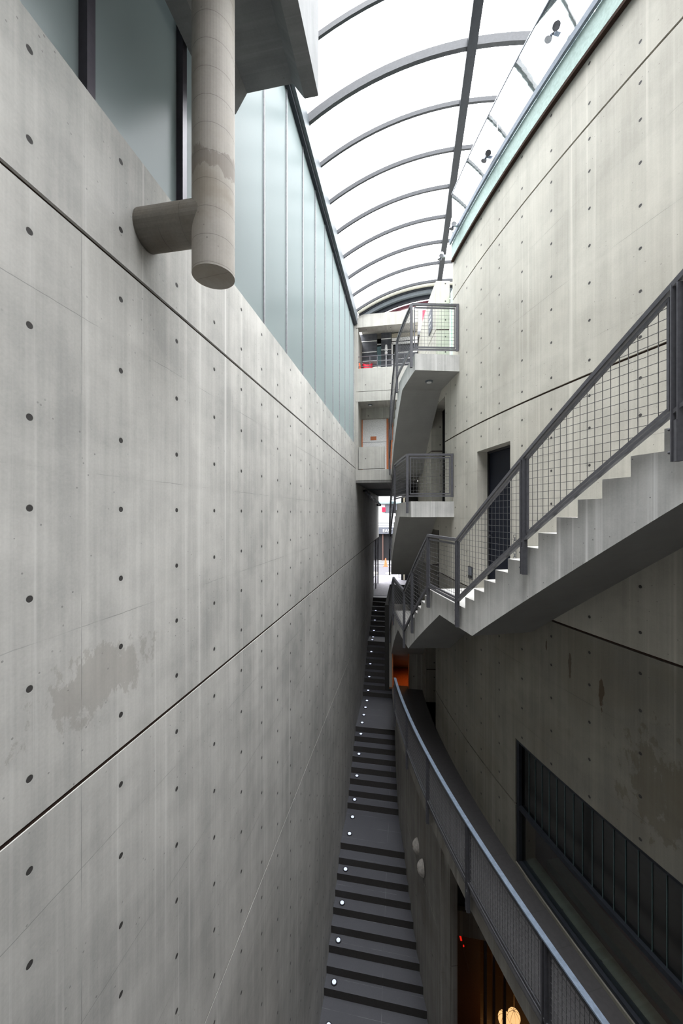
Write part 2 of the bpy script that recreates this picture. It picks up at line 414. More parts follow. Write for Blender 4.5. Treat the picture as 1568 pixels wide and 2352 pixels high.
# ------------------------------------------------------------------ drum wall on the right
m = MB()
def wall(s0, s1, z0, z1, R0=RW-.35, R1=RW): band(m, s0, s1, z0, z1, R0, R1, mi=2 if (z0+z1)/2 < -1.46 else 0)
seams = [4.70, 1.68, -1.46, -4.55]
openings = [(-7.40, -6.34, -1.40, 1.16), (-4.62, -3.30, .26, 2.75), (-5.13, -3.84, 3.33, 9.9), (-4.12, -2.80, -2.69, -.42), (-3.80, -2.52, -5.5, -3.2)]
winop = (-18.0, -7.53, -5.45, -3.52)
cuts = sorted({-19.0, 8.0, *[q for o in openings for q in o[:2]], *winop[:2]})
for a, c in zip(cuts[:-1], cuts[1:]):
    mid = (a+c)/2
    top = 5.63 if mid < -5.13 else 5.95
    zs = sorted({-5.55, top, *[z for z in seams if z < top], *[q for o in openings+[winop] if o[0] < mid < o[1] for q in o[2:4] if q < top]})
    for z0, z1 in zip(zs[:-1], zs[1:]):
        zm = (z0+z1)/2
        if any(o[0] < mid < o[1] and o[2] < zm < o[3] for o in openings+[winop]): continue
        wall(a, c, z0+(G if z0 in seams else 0), z1-(G if z1 in seams else 0))
    for z in seams:
        if any(o[0] < mid < o[1] and o[2] < z < o[3] for o in openings+[winop]): continue
        band(m, a, c, z-.015, z+.015, RW-.34, RW-.02, mi=1)
struct(m.build('wall_right', ['right_concrete', 'sealant', 'right_low_shaded_concrete'], weld=False))
# inner core, terrace and slabs behind the drum wall
m = MB()
band(m, -19, 8, -11.6, 3.3, 19.6, 20.0, step=.8)
band(m, -19, -5.6, 3.3, 5.5, 19.6, 20.0, step=.8)
struct(m.build('wall_inner', 'dark_concrete', weld=False))
m = MB()
band(m, -19, -5.6, 5.3, 5.58, 12.0, 21.9, step=.8)
band(m, -5.6, 8, 3.05, 3.33, 12.0, 21.9, step=.8)
struct(m.build('floor', 'plain_concrete', weld=False))
for z in (.0, -2.95):
    m = MB(); band(m, -19, 8, z-.02, z+.24, 20.0, 21.65, step=.8); struct(m.build('floor', 'dark_concrete', weld=False))

# unseen dark wall set close behind the camera to block light
m = MB(); m.box(-2.4, 14, -1.5, -1.2, -11.6, 8.3); struct(m.build('wall_light_block', 'dark_concrete', weld=False))
m = MB(); m.box(-1.85, 6.5, -1.2, .75, -1.9, -1.62); struct(m.build('floor', 'stair_tile', weld=False))  # unseen landing slab, edge extended to shade the lower left wall

# ------------------------------------------------------------------ doors and recesses in the drum wall
def drum_door(idx, s0, s1, z0, z1, mat, R=RW-.33, handle=True):
    m = MB(); band(m, s0+.02, s1-.02, z0+.01, z1-.02, R-.05, R)
    o = struct(m.build('door_%d' % idx, mat, weld=False))
    m = MB(); band(m, s0, s0+.04, z0, z1, R-.06, R+.03); band(m, s1-.04, s1, z0, z1, R-.06, R+.03); band(m, s0, s1, z1-.04, z1, R-.06, R+.03)
    fix(m.build('door_frame', 'black_paint', weld=False), o)
    if handle:
        p = P((s1-.13)/RW, R+.05, z0+1.0)
        m = MB(); m.bar(p, p+Vector((-.02, -.11, 0)), .02, .02); m.bar(p, P((s1-.13)/RW, R, z0+1.0), .02, .02)
        fix(m.build('door_handle', 'chrome'), o)
drum_door(1, -7.40, -6.34, -1.40, 1.16, 'navy_door', RW-.23)
drum_door(2, -4.62, -3.30, .26, 2.75, 'void_dark')  # dark panel standing in for the black shade inside this opening
drum_door(3, -4.12, -2.80, -2.69, -.42, 'void_dark')  # another dark panel in place of a black, open doorway
drum_door(4, -3.80, -2.52, -5.5, -3.2, 'warm_wood')
# green glass screen on the upper landing
m = MB(); band(m, -5.12, -3.86, 3.35, 5.62, RW-.40, RW-.36)
o = struct(m.build('window_3', 'green_glass', weld=False))
# ------------------------------------------------------------------ shop window in the lower drum wall
def shop_window():
    s0, s1, z0, z1 = winop
    m = MB(); band(m, s0, s1, z0, z0+.05, RW-.14, RW-.02); band(m, s0, s1, z1-.05, z1, RW-.14, RW-.02)
    band(m, s0, s1, -4.60, -4.54, RW-.12, RW-.02); band(m, s1-.06, s1, z0, z1, RW-.14, RW-.02)
    root = struct(m.build('window_1', 'roof_steel', weld=False))
    m = MB(); band(m, s0, s1-.06, -4.54, z1-.05, RW-.075, RW-.07)
    fix(m.build('upper_pane', 'green_dark_glass', weld=False), root)
    s = s1-.23
    while s > -14:
        m = MB(); band(m, s-.0035, s+.0035, -4.54, z1-.05, RW-.075, RW-.062, step=.1)
        fix(m.build('glazing_bar', 'teal_bar', weld=False), root); s -= .1385
    m = MB(); band(m, s0, s1-.06, z0+.05, -4.60, RW-.08, RW-.07)
    fix(m.build('lower_pane', 'shop_glass', weld=False), root)
    m = MB(); band(m, s0, s1-.06, -3.84, -3.80, RW-.11, RW-.09)
    fix(m.build('blind_rail', 'roof_steel', weld=False), root)
simple('teal_bar', (.085, .125, .13), .7, 0, 25, .1, .1)
shop_window()
m = MB(); band(m, -19, -3.9, -5.52, -5.46, 20.0, RW-.1, step=.6)
struct(m.build('floor', 'warm_wood', weld=False))
# low sill board inside the shop
m = MB(); band(m, -16, -7.7, -5.46, -5.34, RW-.62, RW-.42, step=.5)
tag(m.build('display_plinth', 'plinth_board', weld=False), 'low curved display plinth on the shop floor just behind the lower window', 'plinth')

# ------------------------------------------------------------------ stair flights hung on the drum
def steps_down(s, z, n, r, t, R=RS):
    """from a landing at z: (s, top) corner list going away and down, s in outer metres"""
    out = []
    for k in range(n):
        out.append((s, z - r*k)); out.append((s, z - r*(k+1))); s += t
    return out, s, z - r*n
def flight_mesh(name, tops, bots, label, R0=RW-.01, R1=RS):
    """tops: polyline (s,z) with vertical risers, bots: polyline (s,z)"""
    def zb(s):
        for (a, za), (c, zc) in zip(bots[:-1], bots[1:]):
            if a-1e-6 <= s <= c+1e-6: return za + (zc-za)*(s-a)/(c-a) if c > a else za
        return bots[0][1] if s < bots[0][0] else bots[-1][1]
    st = []
    kn = [q[0] for q in bots]
    for (a, za), (c, zc) in zip(tops[:-1], tops[1:]):
        xs = [a] + sorted([k for k in kn if a+1e-4 < k < c-1e-4] + [a+.3*i for i in range(1, int((c-a)/.3)) if c-a > .45]) + [c]
        for x in xs:
            zt = za if abs(c-a) < 1e-6 else za+(zc-za)*(x-a)/(c-a)
            if not st or abs(st[-1][0]-x/R1) > 1e-7 or abs(st[-1][1]-zt) > 1e-7: st.append((x/R1, zt, zb(x)))
        if abs(c-a) < 1e-6: st.append((c/R1, zc, zb(c)))
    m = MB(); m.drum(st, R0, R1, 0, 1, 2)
    o = m.build(name, ['stair_concrete', 'tread_concrete', 'soffit_shaded_concrete'], weld=True)
    return o
# lower staircase: near flight, landing at -1.40, middle flight, landing at -2.69, last flight
T = .2465; r = .17
tops = []
s = -8.055 - T*16; z = -1.40 + r*17
tops.append((s-.9, z)); tops.append((s, z))
for k in range(16):
    z -= r; tops.append((s, z)); s += T; tops.append((s, z))
tops.append((s, -1.40)); s = -6.65; tops.append((s, -1.40)); z = -1.40
for k in range(8):
    z -= .161; tops.append((s, z))
    s += .237; tops.append((s, z)) if k < 7 else None
s = -3.25; tops.append((s, z)); LZ = z
for k in range(16):
    z -= .172; tops.append((s, z)); s += .25; tops.append((s, z))
slope = r/T
bots = [(-12.95, -1.74+slope*(12.95-8.25)), (-8.25, -1.74), (-7.15, -1.74), (-5.18, -3.03), (-3.83, -3.03), (.75, -3.03-.688*4.58+.0)]
root = thing('staircase', 'lower concrete staircase zigzagging down the curved wall from the right edge', 'staircase', P(-8.0/RS, 22.5, -1.74))
tops.append((max(s, .75), z))
fix(flight_mesh('stair_flight', tops, bots, ''), root)
# middle staircase (landing at .26)
def hung(z_land, s_l, s_r, n, end_s, soff, label, z_end, name='staircase'):
    tops = [(s_l, z_land), (s_r, z_land)]; s, z = s_r, z_land
    r_ = (z_land - z_end)/n; t_ = .25
    for k in range(n):
        z -= r_; tops.append((s, z)); s += t_; tops.append((s, z))
    tops[-1] = (end_s, z)
    root = thing(name, label, 'staircase', P((s_l+.5)/RS, 22.5, z_land-.3))
    corner = s_r - .5
    bl = [(s_l, z_land-soff), (corner, z_land-soff)]
    e = s - .45; zbot = z_land-soff-(e-corner)*(r_/t_)
    bl += [(e, zbot), (max(end_s, e+.01), zbot)]
    fix(flight_mesh('stair_flight', tops, bl, ''), root)
    return root
st2 = hung(.26, -5.45, -3.62, 11, .2, .345, 'middle concrete staircase whose box landing hangs below the upper landing', -1.62)
st3 = hung(3.33, -5.77, -4.0, 10, .6, .345, 'upper concrete staircase rising to the highest box landing with a round ceiling lamp', 1.63)
# round ceiling lamps under the landings
def downlight(p, label):
    root = thing('ceiling_lamp', label, 'ceiling lamp', p)
    m = MB(); m.cyl(p, p+Vector((0, 0, -.03)), .085, 20, .08); o = fix(m.build('lamp_ring', 'beam_grey', smooth=False), root)
    m = MB(); m.cyl(p+Vector((0, 0, -.025)), p+Vector((0, 0, -.04)), .055, 20); fix(m.build('lamp_lens', 'white_paint'), root)
downlight(P(-5.05/22.5, 22.47, 2.985), 'round recessed lamp under the highest landing')

# ------------------------------------------------------------------ railings
def railing(label, pts, posts, hgt=.95, front=None, R=RR, drop=.38, topmat='rail_steel', wirestep=.076, hz=True, name='stair_railing', toph=.045):
    """pts: (s, ztop) polyline; bottom rail runs hgt below"""
    def zt(s):
        for (a, za), (c, zc) in zip(pts[:-1], pts[1:]):
            if a-1e-6 <= s <= c+1e-6: return za+(zc-za)*(s-a)/(c-a)
        return pts[-1][1] if s > pts[-1][0] else pts[0][1]
    root = thing(name, label, 'railing', P(posts[len(posts)//2]/R, R, zt(posts[len(posts)//2])-hgt-.2))
    def line(s0, s1, off, n=.15):
        k = max(2, int((s1-s0)/n)+1); ss = [s0+(s1-s0)*i/(k-1) for i in range(k)]
        ss = sorted(set(ss) | {q[0] for q in pts if s0 < q[0] < s1})
        return [P(x/R, R, zt(x)+off) for x in ss]
    m = MB(); m.sweep(line(pts[0][0], pts[-1][0], 0), .06 if toph < .03 else .05, toph)
    if front: m.bar(P(pts[0][0]/R, R, pts[0][1]), P(*front, pts[0][1]), .05, toph)
    fix(m.build('handrail', topmat), root)
    m = MB(); m.sweep(line(pts[0][0], pts[-1][0], -hgt), .04, .03)
    if front: m.bar(P(pts[0][0]/R, R, pts[0][1]-hgt), P(*front, pts[0][1]-hgt), .04, .03)
    fix(m.build('bottom_rail', 'rail_steel'), root)
    for s in posts:
        m = MB(); z1 = zt(s)-.02; z0 = zt(s)-hgt-drop
        for o_ in (-.02, .02):
            m.bar(P((s+o_)/R, R+.005, z0), P((s+o_)/R, R+.005, z1), .05, .012)
        a = P(s/R, R+.006, z0); m.bar(a, a+Vector((0, 0, .30)), .045, .045)
        for q in (.07, .24):
            m.cyl(P((s+.03)/R, R+.01, z0+q), P((s+.055)/R, R+.01, z0+q), .012, 8)
        fix(m.build('post', 'rail_steel'), root)
    for a, c in zip(posts[:-1], posts[1:]):
        s0, s1 = a+.055, c-.055
        m = MB(); m.sweep(line(s0, s1, -.065), .022, .03); m.sweep(line(s0, s1, -hgt+.05), .022, .03)
        for s in (s0, s1): m.bar(P(s/R, R, zt(s)-hgt+.04), P(s/R, R, zt(s)-.055), .022, .028)
        fr = fix(m.build('panel_frame', 'rail_steel'), root)
        m = MB(); n = int((s1-s0)/wirestep)
        for k in range(1, n+1):
            s = s0 + (s1-s0)*k/(n+1)
            m.bar(P(s/R, R, zt(s)-hgt+.05), P(s/R, R, zt(s)-.065), .0042, .0042)
        if hz:
            lo = min(zt(s0), zt(s1))-hgt+.05; hi = max(zt(s0), zt(s1))-.065
            z = math.ceil(lo/.076)*.076
            N = 24
            while z < hi:
                ok = [s0+(s1-s0)*i/N for i in range(N+1) if zt(s0+(s1-s0)*i/N)-hgt+.04 <= z <= zt(s0+(s1-s0)*i/N)-.055]
                if len(ok) > 1:
                    ks = max(1, int((ok[-1]-ok[0])/.3))
                    pp = [P((ok[0]+(ok[-1]-ok[0])*i/ks)/R, R+.004, z) for i in range(ks+1)]
                    m.sweep(pp, .0042, .0042)
                z += .076
        w = m.build('wire_mesh', 'rail_wire', weld=False); w.parent = fr
    if front:
        A = P(pts[0][0]/R, R, 0); B = P(*front, 0); zt0 = pts[0][1]; L = (B-A).length; d = (B-A).normalized()
        def at(t, z): q = A+d*t; return (q.x, q.y, z)
        m = MB()
        for q in (.06, L-.08): m.bar(at(q, zt0-hgt+.04), at(q, zt0-.05), .022, .028)
        for z in (zt0-.065, zt0-hgt+.05): m.bar(at(.06, z), at(L-.08, z), .022, .03)
        fr = fix(m.build('panel_frame', 'rail_steel'), root)
        m = MB(); n = int((L-.14)/wirestep)
        for k in range(1, n+1):
            t = .06+(L-.14)*k/(n+1); m.bar(at(t, zt0-hgt+.05), at(t, zt0-.065), .0042, .0042)
        z = zt0-hgt+.05+.076
        while z < zt0-.08: m.bar(at(.06, z), at(L-.08, z), .0042, .0042); z += .076
        w = m.build('wire_mesh', 'rail_wire', weld=False); w.parent = fr
        m = MB(); m.bar(at(L-.03, zt0-hgt-.02), at(L-.03, zt0+.0), .05, .05); fix(m.build('wall_post', 'rail_steel'), root)
    return root
def up(s): return -.40 + .70*(-7.93-s)
railing('long steel mesh railing of the lower staircase, nearest to the viewer',
        [(-13.9, up(-13.9)), (-7.93, -.40), (-6.77, -.40), (-5.0, -1.77), (-3.30, -1.77), (.5, -1.77-.688*3.8)],
        [-13.85, -12.40, -10.91, -9.40, -7.93, -6.77, -5.74, -5.0, -3.30, -1.9, -.5, .5], .93)
railing('grey mesh railing of the middle staircase and its small landing',
        [(-5.33, 1.29), (-3.66, 1.29), (-.6, 1.29-.70*3.06)], [-5.33, -3.66, -2.1, -.6], .91, front=(-5.17/RW, RW))
railing('grey mesh railing of the upper staircase and highest landing',
        [(-5.69, 4.40), (-4.06, 4.40), (-1.6, 4.40-.69*2.46), (-.2, 4.40-.69*2.46)], [-5.69, -4.06, -2.7, -1.6, -.2], .95, front=(-5.48/RW, RW))

# ------------------------------------------------------------------ walkway over the public stair
m = MB(); band(m, -18, -.8, -5.72, -5.5, 21.6, 22.93, Rref=RR, top_mi=1)
struct(m.build('floor', ['low_concrete', 'walkway_tile'], weld=False))
railing('dark curved railing with a pale blue flat handrail along the lower walkway',
        [(-15.7, -4.44), (-3.55, -4.42)], [-15.6, -14.2, -12.7, -11.2, -9.7, -8.22, -6.7, -5.25, -3.6], .84, R=22.99, drop=.42, topmat='walk_rail_top',
        wirestep=.05, hz=True, name='walkway_railing', toph=.02)
# end wall of the walkway with lit doorway
m = MB(); YE = 11.8
m.box(-.56, -.47, YE, YE+.15, -5.5, -2.9); m.box(.06, 1.2, YE, YE+.15, -5.5, -2.9); m.box(-.56, 1.2, YE, YE+.15, -3.35, -2.9)
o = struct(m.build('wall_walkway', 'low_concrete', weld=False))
m = MB(); m.box(-.47, -.44, YE-.02, YE+.14, -5.5, -3.35); m.box(.03, .06, YE-.02, YE+.14, -5.5, -3.35)
struct(m.build('trim_1', 'orange_wood', weld=False))
m = MB(); m.box(-.6, 1.6, YE+.15, 15, -3.0, -2.9); struct(m.build('ceiling', 'void_dark', weld=False))
m = MB(); m.box(-.62, 1.6, YE+.15, 15.2, -5.62, -5.49); struct(m.build('floor', 'orange_wood', weld=False))  # floor coloured orange to carry the warm lamp glow
m = MB(); m.box(-.7, -.57, YE, 15.2, -5.6, -2.9); m.box(-.7, 1.7, 15, 15.2, -5.6, -2.9)
struct(m.build('wall_corridor', 'void_dark', weld=False))
def point(loc, col, power, rad=.05, name='lamp_light'):
    l = bpy.data.lights.new(name, 'POINT'); l.color = col; l.energy = power; l.shadow_soft_size = rad
    o = bpy.data.objects.new(name, l); C.objects.link(o); o.location = loc; return o
root = thing('ceiling_lamp', 'small warm spotlight inside the doorway at the walkway end', 'ceiling lamp', (.1, 12.15, -4.72))
m = MB(); m.cyl((.1, 12.15, -4.66), (.1, 12.15, -4.76), .03, 14); fix(m.build('lamp_body', 'black_paint'), root)
m = MB(); m.cyl((.1, 12.15, -4.76), (.1, 12.15, -4.77), .025, 14); fix(m.build('lamp_lens', 'down_glow'), root)
l = bpy.data.lights.new('lamp_light', 'SPOT'); l.energy = 1.1; l.color = (1, .36, .07); l.spot_size = 2.2; l.spot_blend = .7; l.shadow_soft_size = .04
lo = bpy.data.objects.new('lamp_light', l); C.objects.link(lo); lo.parent = root; lo.location = (0, 0, -.07)

# ------------------------------------------------------------------ wall below the walkway (right side of the public stair)
def RL(phi): return 22.62 + .04*max(0, min(5.5, phi*22.6+5.3))
m = MB()
sts = arc(-6.72, 8.0, 22.6, .3)
for z0, z1 in ((-11.6, -8.22), (-8.20, -5.72), (-5.72, -4.6)):
    for a, c in zip(sts[:-1], sts[1:]):
        if z0 > -5.9 and a < 0.06: continue
        q = lambda ph, d, z: P(ph, RL(ph)-d, z)
        for d in (0, .14):
            m.quad([q(a, d, z0), q(c, d, z0), q(c, d, z1), q(a, d, z1)], [(a*22.6, z0), (c*22.6, z0), (c*22.6, z1), (a*22.6, z1)])
        m.quad([q(a, 0, z1), q(c, 0, z1), q(c, .14, z1), q(a, .14, z1)])
        m.quad([q(a, 0, z0), q(c, 0, z0), q(c, .14, z0), q(a, .14, z0)])
    a = sts[0]
    if z0 < -5.9: m.quad([q(a, 0, z0), q(a, .14, z0), q(a, .14, z1), q(a, 0, z1)], [(0, z0), (.14, z0), (.14, z1), (0, z1)])
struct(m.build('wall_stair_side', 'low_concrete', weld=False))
def shell(ph_s, z, label, ang):
    R = 22.64; p = P(ph_s/R, R, z)
    nrm = Vector((-math.cos(ph_s/R), math.sin(ph_s/R), 0)); tan = Vector((nrm.y, -nrm.x, 0))*-1
    root = thing('shell_lamp', label, 'wall lamp', p, 'shell shaped lamps on the stair wall')
    m = MB(); n, k = 16, 8
    def Q(i, j):
        t = (math.pi/2)*i/k; a = 2*math.pi*j/n; rr = math.sin(t); h = math.cos(t)
        rad = .155*(1+.05*math.cos(7*a)); return p + tan*(rr*rad*.85*math.cos(a)) + Vector((0, 0, rr*rad*1.12*math.sin(a))) + nrm*(h*.13)
    for i in range(k):
        for j in range(n): m.quad([Q(i, j), Q(i+1, j), Q(i+1, j+1), Q(i, j+1)])
    fix(m.build('shell_body', 'shell_plaster', smooth=True), root)
    m = MB()
    for a in (0.3, 2.4, 4.4): m.bar(p+nrm*.132, p+nrm*.126+tan*.03*math.cos(a)+Vector((0, 0, .035*math.sin(a))), .008, .006)
    fix(m.build('shell_mark', 'brown_iron'), root)
shell(-4.75, -7.80, 'upper pale shell shaped lamp on the concrete wall beside the long stair', 0)
shell(-5.20, -7.88, 'lower pale shell shaped lamp with a dark mark on its face', 0)

# ------------------------------------------------------------------ public stair in the bottom of the well
def xr(y):
    q = 22.6*math.asin((y-CY)/22.6); R_ = 22.62+.04*max(0, min(5.5, q+5.3))
    return CX - math.sqrt(R_*R_-(y-CY)**2) + .05
prof = []   # (y, z)
prof.append((-1.2, -10.93)); y = 8.19; z = -10.93
prof.append((y, z))
for k in range(9):
    z += .18; prof.append((y, z))
    y = 8.19 + .264*(k+1) if k < 8 else 11.53
    prof.append((y, z))
for k in range(8):
    z += .19; prof.append((y, z)); y = 11.53+.27*(k+1) if k < 7 else 15.7; prof.append((y, z))
for k in range(9):
    z += .19; prof.append((y, z)); y = 15.7+.235*(k+1) if k < 8 else 18.45; prof.append((y, z))
for k in range(8):
    z += 1.46/8; prof.append((y, z)); y = 18.45+.27*(k+1) if k < 7 else 20.8; prof.append((y, z))
STZ = prof[-1][1]
m = MB()
for (y0, z0), (y1, z1) in zip(prof[:-1], prof[1:]):
    if abs(y1-y0) < 1e-6: continue
    n = max(1, int((y1-y0)/.6))
    for i in range(n):
        a = y0+(y1-y0)*i/n; c = y0+(y1-y0)*(i+1)/n; b0 = z0-.34; x0 = XL+.002
        xa = xr(a) if a > 7.2 else 3.9; xc = xr(c) if c > 7.2 else 3.9
        m.quad([(x0, a, z0), (xa, a, z0), (xc, c, z0), (x0, c, z0)], [(x0, a), (xa, a), (xc, c), (x0, c)], 0)
        m.quad([(x0, a, b0), (xa, a, b0), (xc, c, b0), (x0, c, b0)], None, 1)
        m.quad([(x0, a, z0), (x0, c, z0), (x0, c, b0), (x0, a, b0)], None, 1)
        m.quad([(xa, a, z0), (xc, c, z0), (xc, c, b0), (xa, a, b0)], None, 1)
        if i == 0: m.quad([(x0, a, z0), (xa, a, z0), (xa, a, b0), (x0, a, b0)], None, 1)
        if i == n-1: m.quad([(x0, c, z0), (xc, c, z0), (xc, c, b0), (x0, c, b0)], None, 1)
ps = m.build('public_stair', ['stair_tile', 'riser_shaded_stone'], weld=False)
tag(ps, 'long dark stone stair climbing along the bottom of the well to the street', 'stair')
m = MB(); m.box(-3, 14, -4, 21, -12.4, -11.6); struct(m.build('floor', 'void_dark', weld=False))  # slab added beneath the well to block light from below
m = MB(); m.box(3.9, 14, -3.9, 0, -11.6, -5.7); m.box(-3.4, 2.4, 20.9, 21.3, -12, -4.8); struct(m.build('wall_base', 'void_dark', weld=False))
# step lights
ORD = ['first', 'second', 'third', 'fourth', 'fifth', 'sixth', 'seventh', 'eighth', 'ninth']
def zat(y):
    z = prof[0][1]
    for (yy, zz) in prof:
        if yy <= y+1e-6: z = zz
    return z
groups = [('bottom landing below the first flight', [7.72]), ('lowest flight', [8.32, 8.85, 9.38, 9.91]), ('lower wide landing', [10.62, 11.22]),
          ('second flight', [11.67, 12.21, 12.75, 13.29]), ('long middle landing', [13.68, 14.22, 14.78, 15.32]),
          ('third flight', [15.82, 16.29, 16.76, 17.23]), ('short upper landing', [17.74, 18.15]), ('top flight', [18.59, 19.13, 19.67]), ('street level edge', [20.98])]
proto = None
for gname, ys in groups:
    for i, y in enumerate(ys):
        lab = 'round floor light on the %s%s' % (gname, '' if len(ys) == 1 else ', %s counted from below' % ORD[i])
        z = zat(y)
        if proto is None:
            root = thing('step_light', lab, 'step light', (-1.65, y, z+.002), 'round floor lights along the left side of the long stair')
            m = MB(); m.cyl((0, 0, 0), (0, 0, .012), .075, 20, .068); ring = m.build('light_ring', 'black_paint'); ring.parent = root
            m = MB(); m.cyl((0, 0, .012), (0, 0, .016), .047, 20); lens = m.build('light_lens', 'step_glow'); lens.parent = root
            proto = (root, ring, lens)
        else:
            r_ = proto[0].copy(); C.objects.link(r_); r_.location = (-1.65, y, z+.002); r_['label'] = lab
            for q in proto[1:]:
                d = q.copy(); C.objects.link(d); d.parent = r_

# ------------------------------------------------------------------ shop under the walkway
YS = 7.7
m = MB(); m.box(.70, 3.6, YS, YS+.25, -8.45, -7.95)
m.box(.62, .74, 7.2, 11.5, -11.0, -5.75); m.box(.7, 5, 11.3, 11.6, -11, -5.7); m.box(4.0, 4.2, 2, 11.5, -11, -5.7)
struct(m.build('wall_undercroft', 'low_concrete', weld=False))
m = MB(); m.box(.74, 4.2, YS+.1, YS+.14, -8.0, -5.75); struct(m.build('window_2', 'black_paint', weld=False))
m = MB(); m.box(.7, 4.2, YS+.25, 11.4, -8.45, -8.3); struct(m.build('ceiling', 'warm_wood', weld=False))
m = MB(); m.box(.4, 5.5, 6.9, 11.5, -11.15, -10.92); struct(m.build('floor', 'stair_tile', weld=False))
m = MB()
for x in (1.50, 1.66, 1.86): m.box(x, x+.05, YS+.02, YS+.1, -10.93, -8.45)
struct(m.build('trim_2', 'dark_mullion', weld=False))
m = MB(); m.box(.78, 1.48, YS+.3, YS+.34, -10.9, -8.46)
struct(m.build('door_5', 'warm_wood', weld=False))
for (x, y, z, rx, lab) in ((2.13, 8.0, -10.2, .12, 'right one of two round paper lanterns glowing in the shop below the walkway'), (2.0, 8.2, -10.56, .13, 'lower left one of two paper lanterns glowing in the shop below the walkway')):
    root = thing('paper_lantern', lab, 'lantern', (x, y, z), 'paper lanterns in the shop')
    m = MB(); m.ball((x, y, z), rx, rx, rx*.9, 16, 10); fix(m.build('lantern_shade', 'paper_glow', smooth=True), root)
    m = MB()
    for k in range(4):
        a = math.pi*k/4
        pts = [Vector((x+rx*1.01*math.sin(t)*math.cos(a), y+rx*1.01*math.sin(t)*math.sin(a), z+rx*.91*math.cos(t))) for t in [2*math.pi*i/24 for i in range(25)]]
        for p_, q_ in zip(pts[:-1], pts[1:]): m.bar(p_, q_, .004, .004)
    fix(m.build('lantern_rib', 'warm_wood'), root)
    m = MB(); m.cyl((x, y, z+rx*.9), (x, y, -8.5), .004, 6); fix(m.build('cord', 'black_paint'), root)
    lt = point((0, 0, 0), (1, .45, .12), 2.4, .1); lt.parent = root; lt.location = (0, -.18, .05)
root = thing('red_sign', 'narrow red glowing ornament hanging in the dim orange shop doorway', 'sign', (1.02, YS+.2, -8.6))
m = MB(); m.bar((1.05, YS+.2, -8.58), (1.09, YS+.2, -8.76), .035, .012, (0, 1, 0)); fix(m.build('glow_strip', 'red_glow'), root)
m = MB(); m.ball((1.135, YS+.2, -8.86), .014, .014, .02); fix(m.build('glow_bead', 'red_glow'), root)
m = MB(); m.bar((1.09, YS+.2, -8.76), (1.24, YS+.2, -9.35), .02, .01, (0, 1, 0)); fix(m.build('stem', 'brown_iron'), root)
point((1.35, 8.6, -9.0), (1, .34, .05), 3.2, .15, 'shop_light')
point((3.0, 4.2, -4.3), (1, .45, .12), 1.2, .3, 'shop_light')

# ------------------------------------------------------------------ frosted glass wall on the left
m = MB(); m.box(-1.97, -1.86, -3.6, 13.55, 6.86, 6.95); m.box(-1.97, -1.90, -3.6, 13.5, 2.49, 2.54)
gw = struct(m.build('window_4', 'roof_steel', weld=False))
yk = [3.84 - .953*k for k in range(1, 8)][::-1] + [3.84 + .953*k for k in range(0, 11)]
for a, c in zip(yk[:-1], yk[1:]):
    m = MB(); m.box(-1.945, -1.935, a, c, 2.52, 6.88)
    fix(m.build('glass_pane', 'frosted_glass', weld=False), gw)
for y in yk:
    near = y < 3.5
    m = MB()
    if near: m.box(-1.96, -1.875, y-.03, y+.03, 2.50, 6.88)
    else: m.box(-1.955, -1.915, y-.013, y+.013, 2.50, 6.88)
    fix(m.build('mullion', 'dark_mullion' if near else 'pale_mullion', weld=False), gw)
# eaves gutter above the glass wall
m = MB(); m.box(-2.0, -1.80, -3.6, 13.55, 6.95, 7.34)
struct(m.build('trim_3', 'beam_grey', weld=False))
# added blocks that darken the frosted panes from behind
m = MB(); m.box(-9, -2.9, -8, 3.80, -2, 13.0)
tag(m.build('shading_block', 'dark_concrete', weld=False), 'added grey block close behind the near frosted panes, darkening them', 'building')
m = MB(); m.box(-9, -4.2, 3.9, 16, -3, 9.0)
tag(m.build('shading_block', 'plain_concrete', weld=False), 'added low pale block dimming the far frosted panes', 'building')

# ------------------------------------------------------------------ vaulted glass roof
VC = (.95, 2.83)
def vp(x, R=5.33): return VC[1] + math.sqrt(max(0, R*R-(x-VC[0])**2))
roof = thing('glass_roof', 'barrel vaulted glass roof with curved steel ribs over the well', 'skylight', (.95, 5, 7.4))
ribs = [6.70 + .953*k for k in range(-10, 8)]
A0, A1 = math.asin((-1.86-.95)/5.33), math.asin((4.6-.95)/5.33)
def arcpts(y, R, a0=A0, a1=A1, n=26): return [Vector((VC[0]+R*math.sin(a0+(a1-a0)*i/n), y, VC[1]+R*math.cos(a0+(a1-a0)*i/n))) for i in range(n+1)]
def arch(mb, y, R, w, h, mi=0, a0=A0, a1=A1):
    O = arcpts(y, R+h/2, a0, a1); I = arcpts(y, R-h/2, a0, a1); dy = Vector((0, w/2, 0))
    for i in range(len(O)-1):
        for a_, b_, c_, d_ in ((O[i]-dy, O[i+1]-dy, O[i+1]+dy, O[i]+dy), (I[i]-dy, I[i+1]-dy, I[i+1]+dy, I[i]+dy), (O[i]-dy, O[i+1]-dy, I[i+1]-dy, I[i]-dy), (O[i]+dy, O[i+1]+dy, I[i+1]+dy, I[i]+dy)):
            mb.quad([a_, b_, c_, d_], None, mi)
for y in ribs:
    big = abs(y-6.70) < .01
    m = MB(); arch(m, y, 5.33-(.03 if big else 0), .07 if big else .045, .15 if big else .085); fix(m.build('rib', 'rib_steel'), roof)
for a, c in zip(ribs[:-1], ribs[1:]):
    m = MB(); p = arcpts(a, 5.385); q = arcpts(c, 5.385)
    for i in range(len(p)-1): m.quad([p[i], p[i+1], q[i+1], q[i]])
    fix(m.build('glass_pane', 'roof_glass'), roof)
m = MB(); m.box(1.02, 1.18, -3.6, 13.45, 8.02, 8.18); fix(m.build('purlin', 'roof_steel', weld=False), roof)
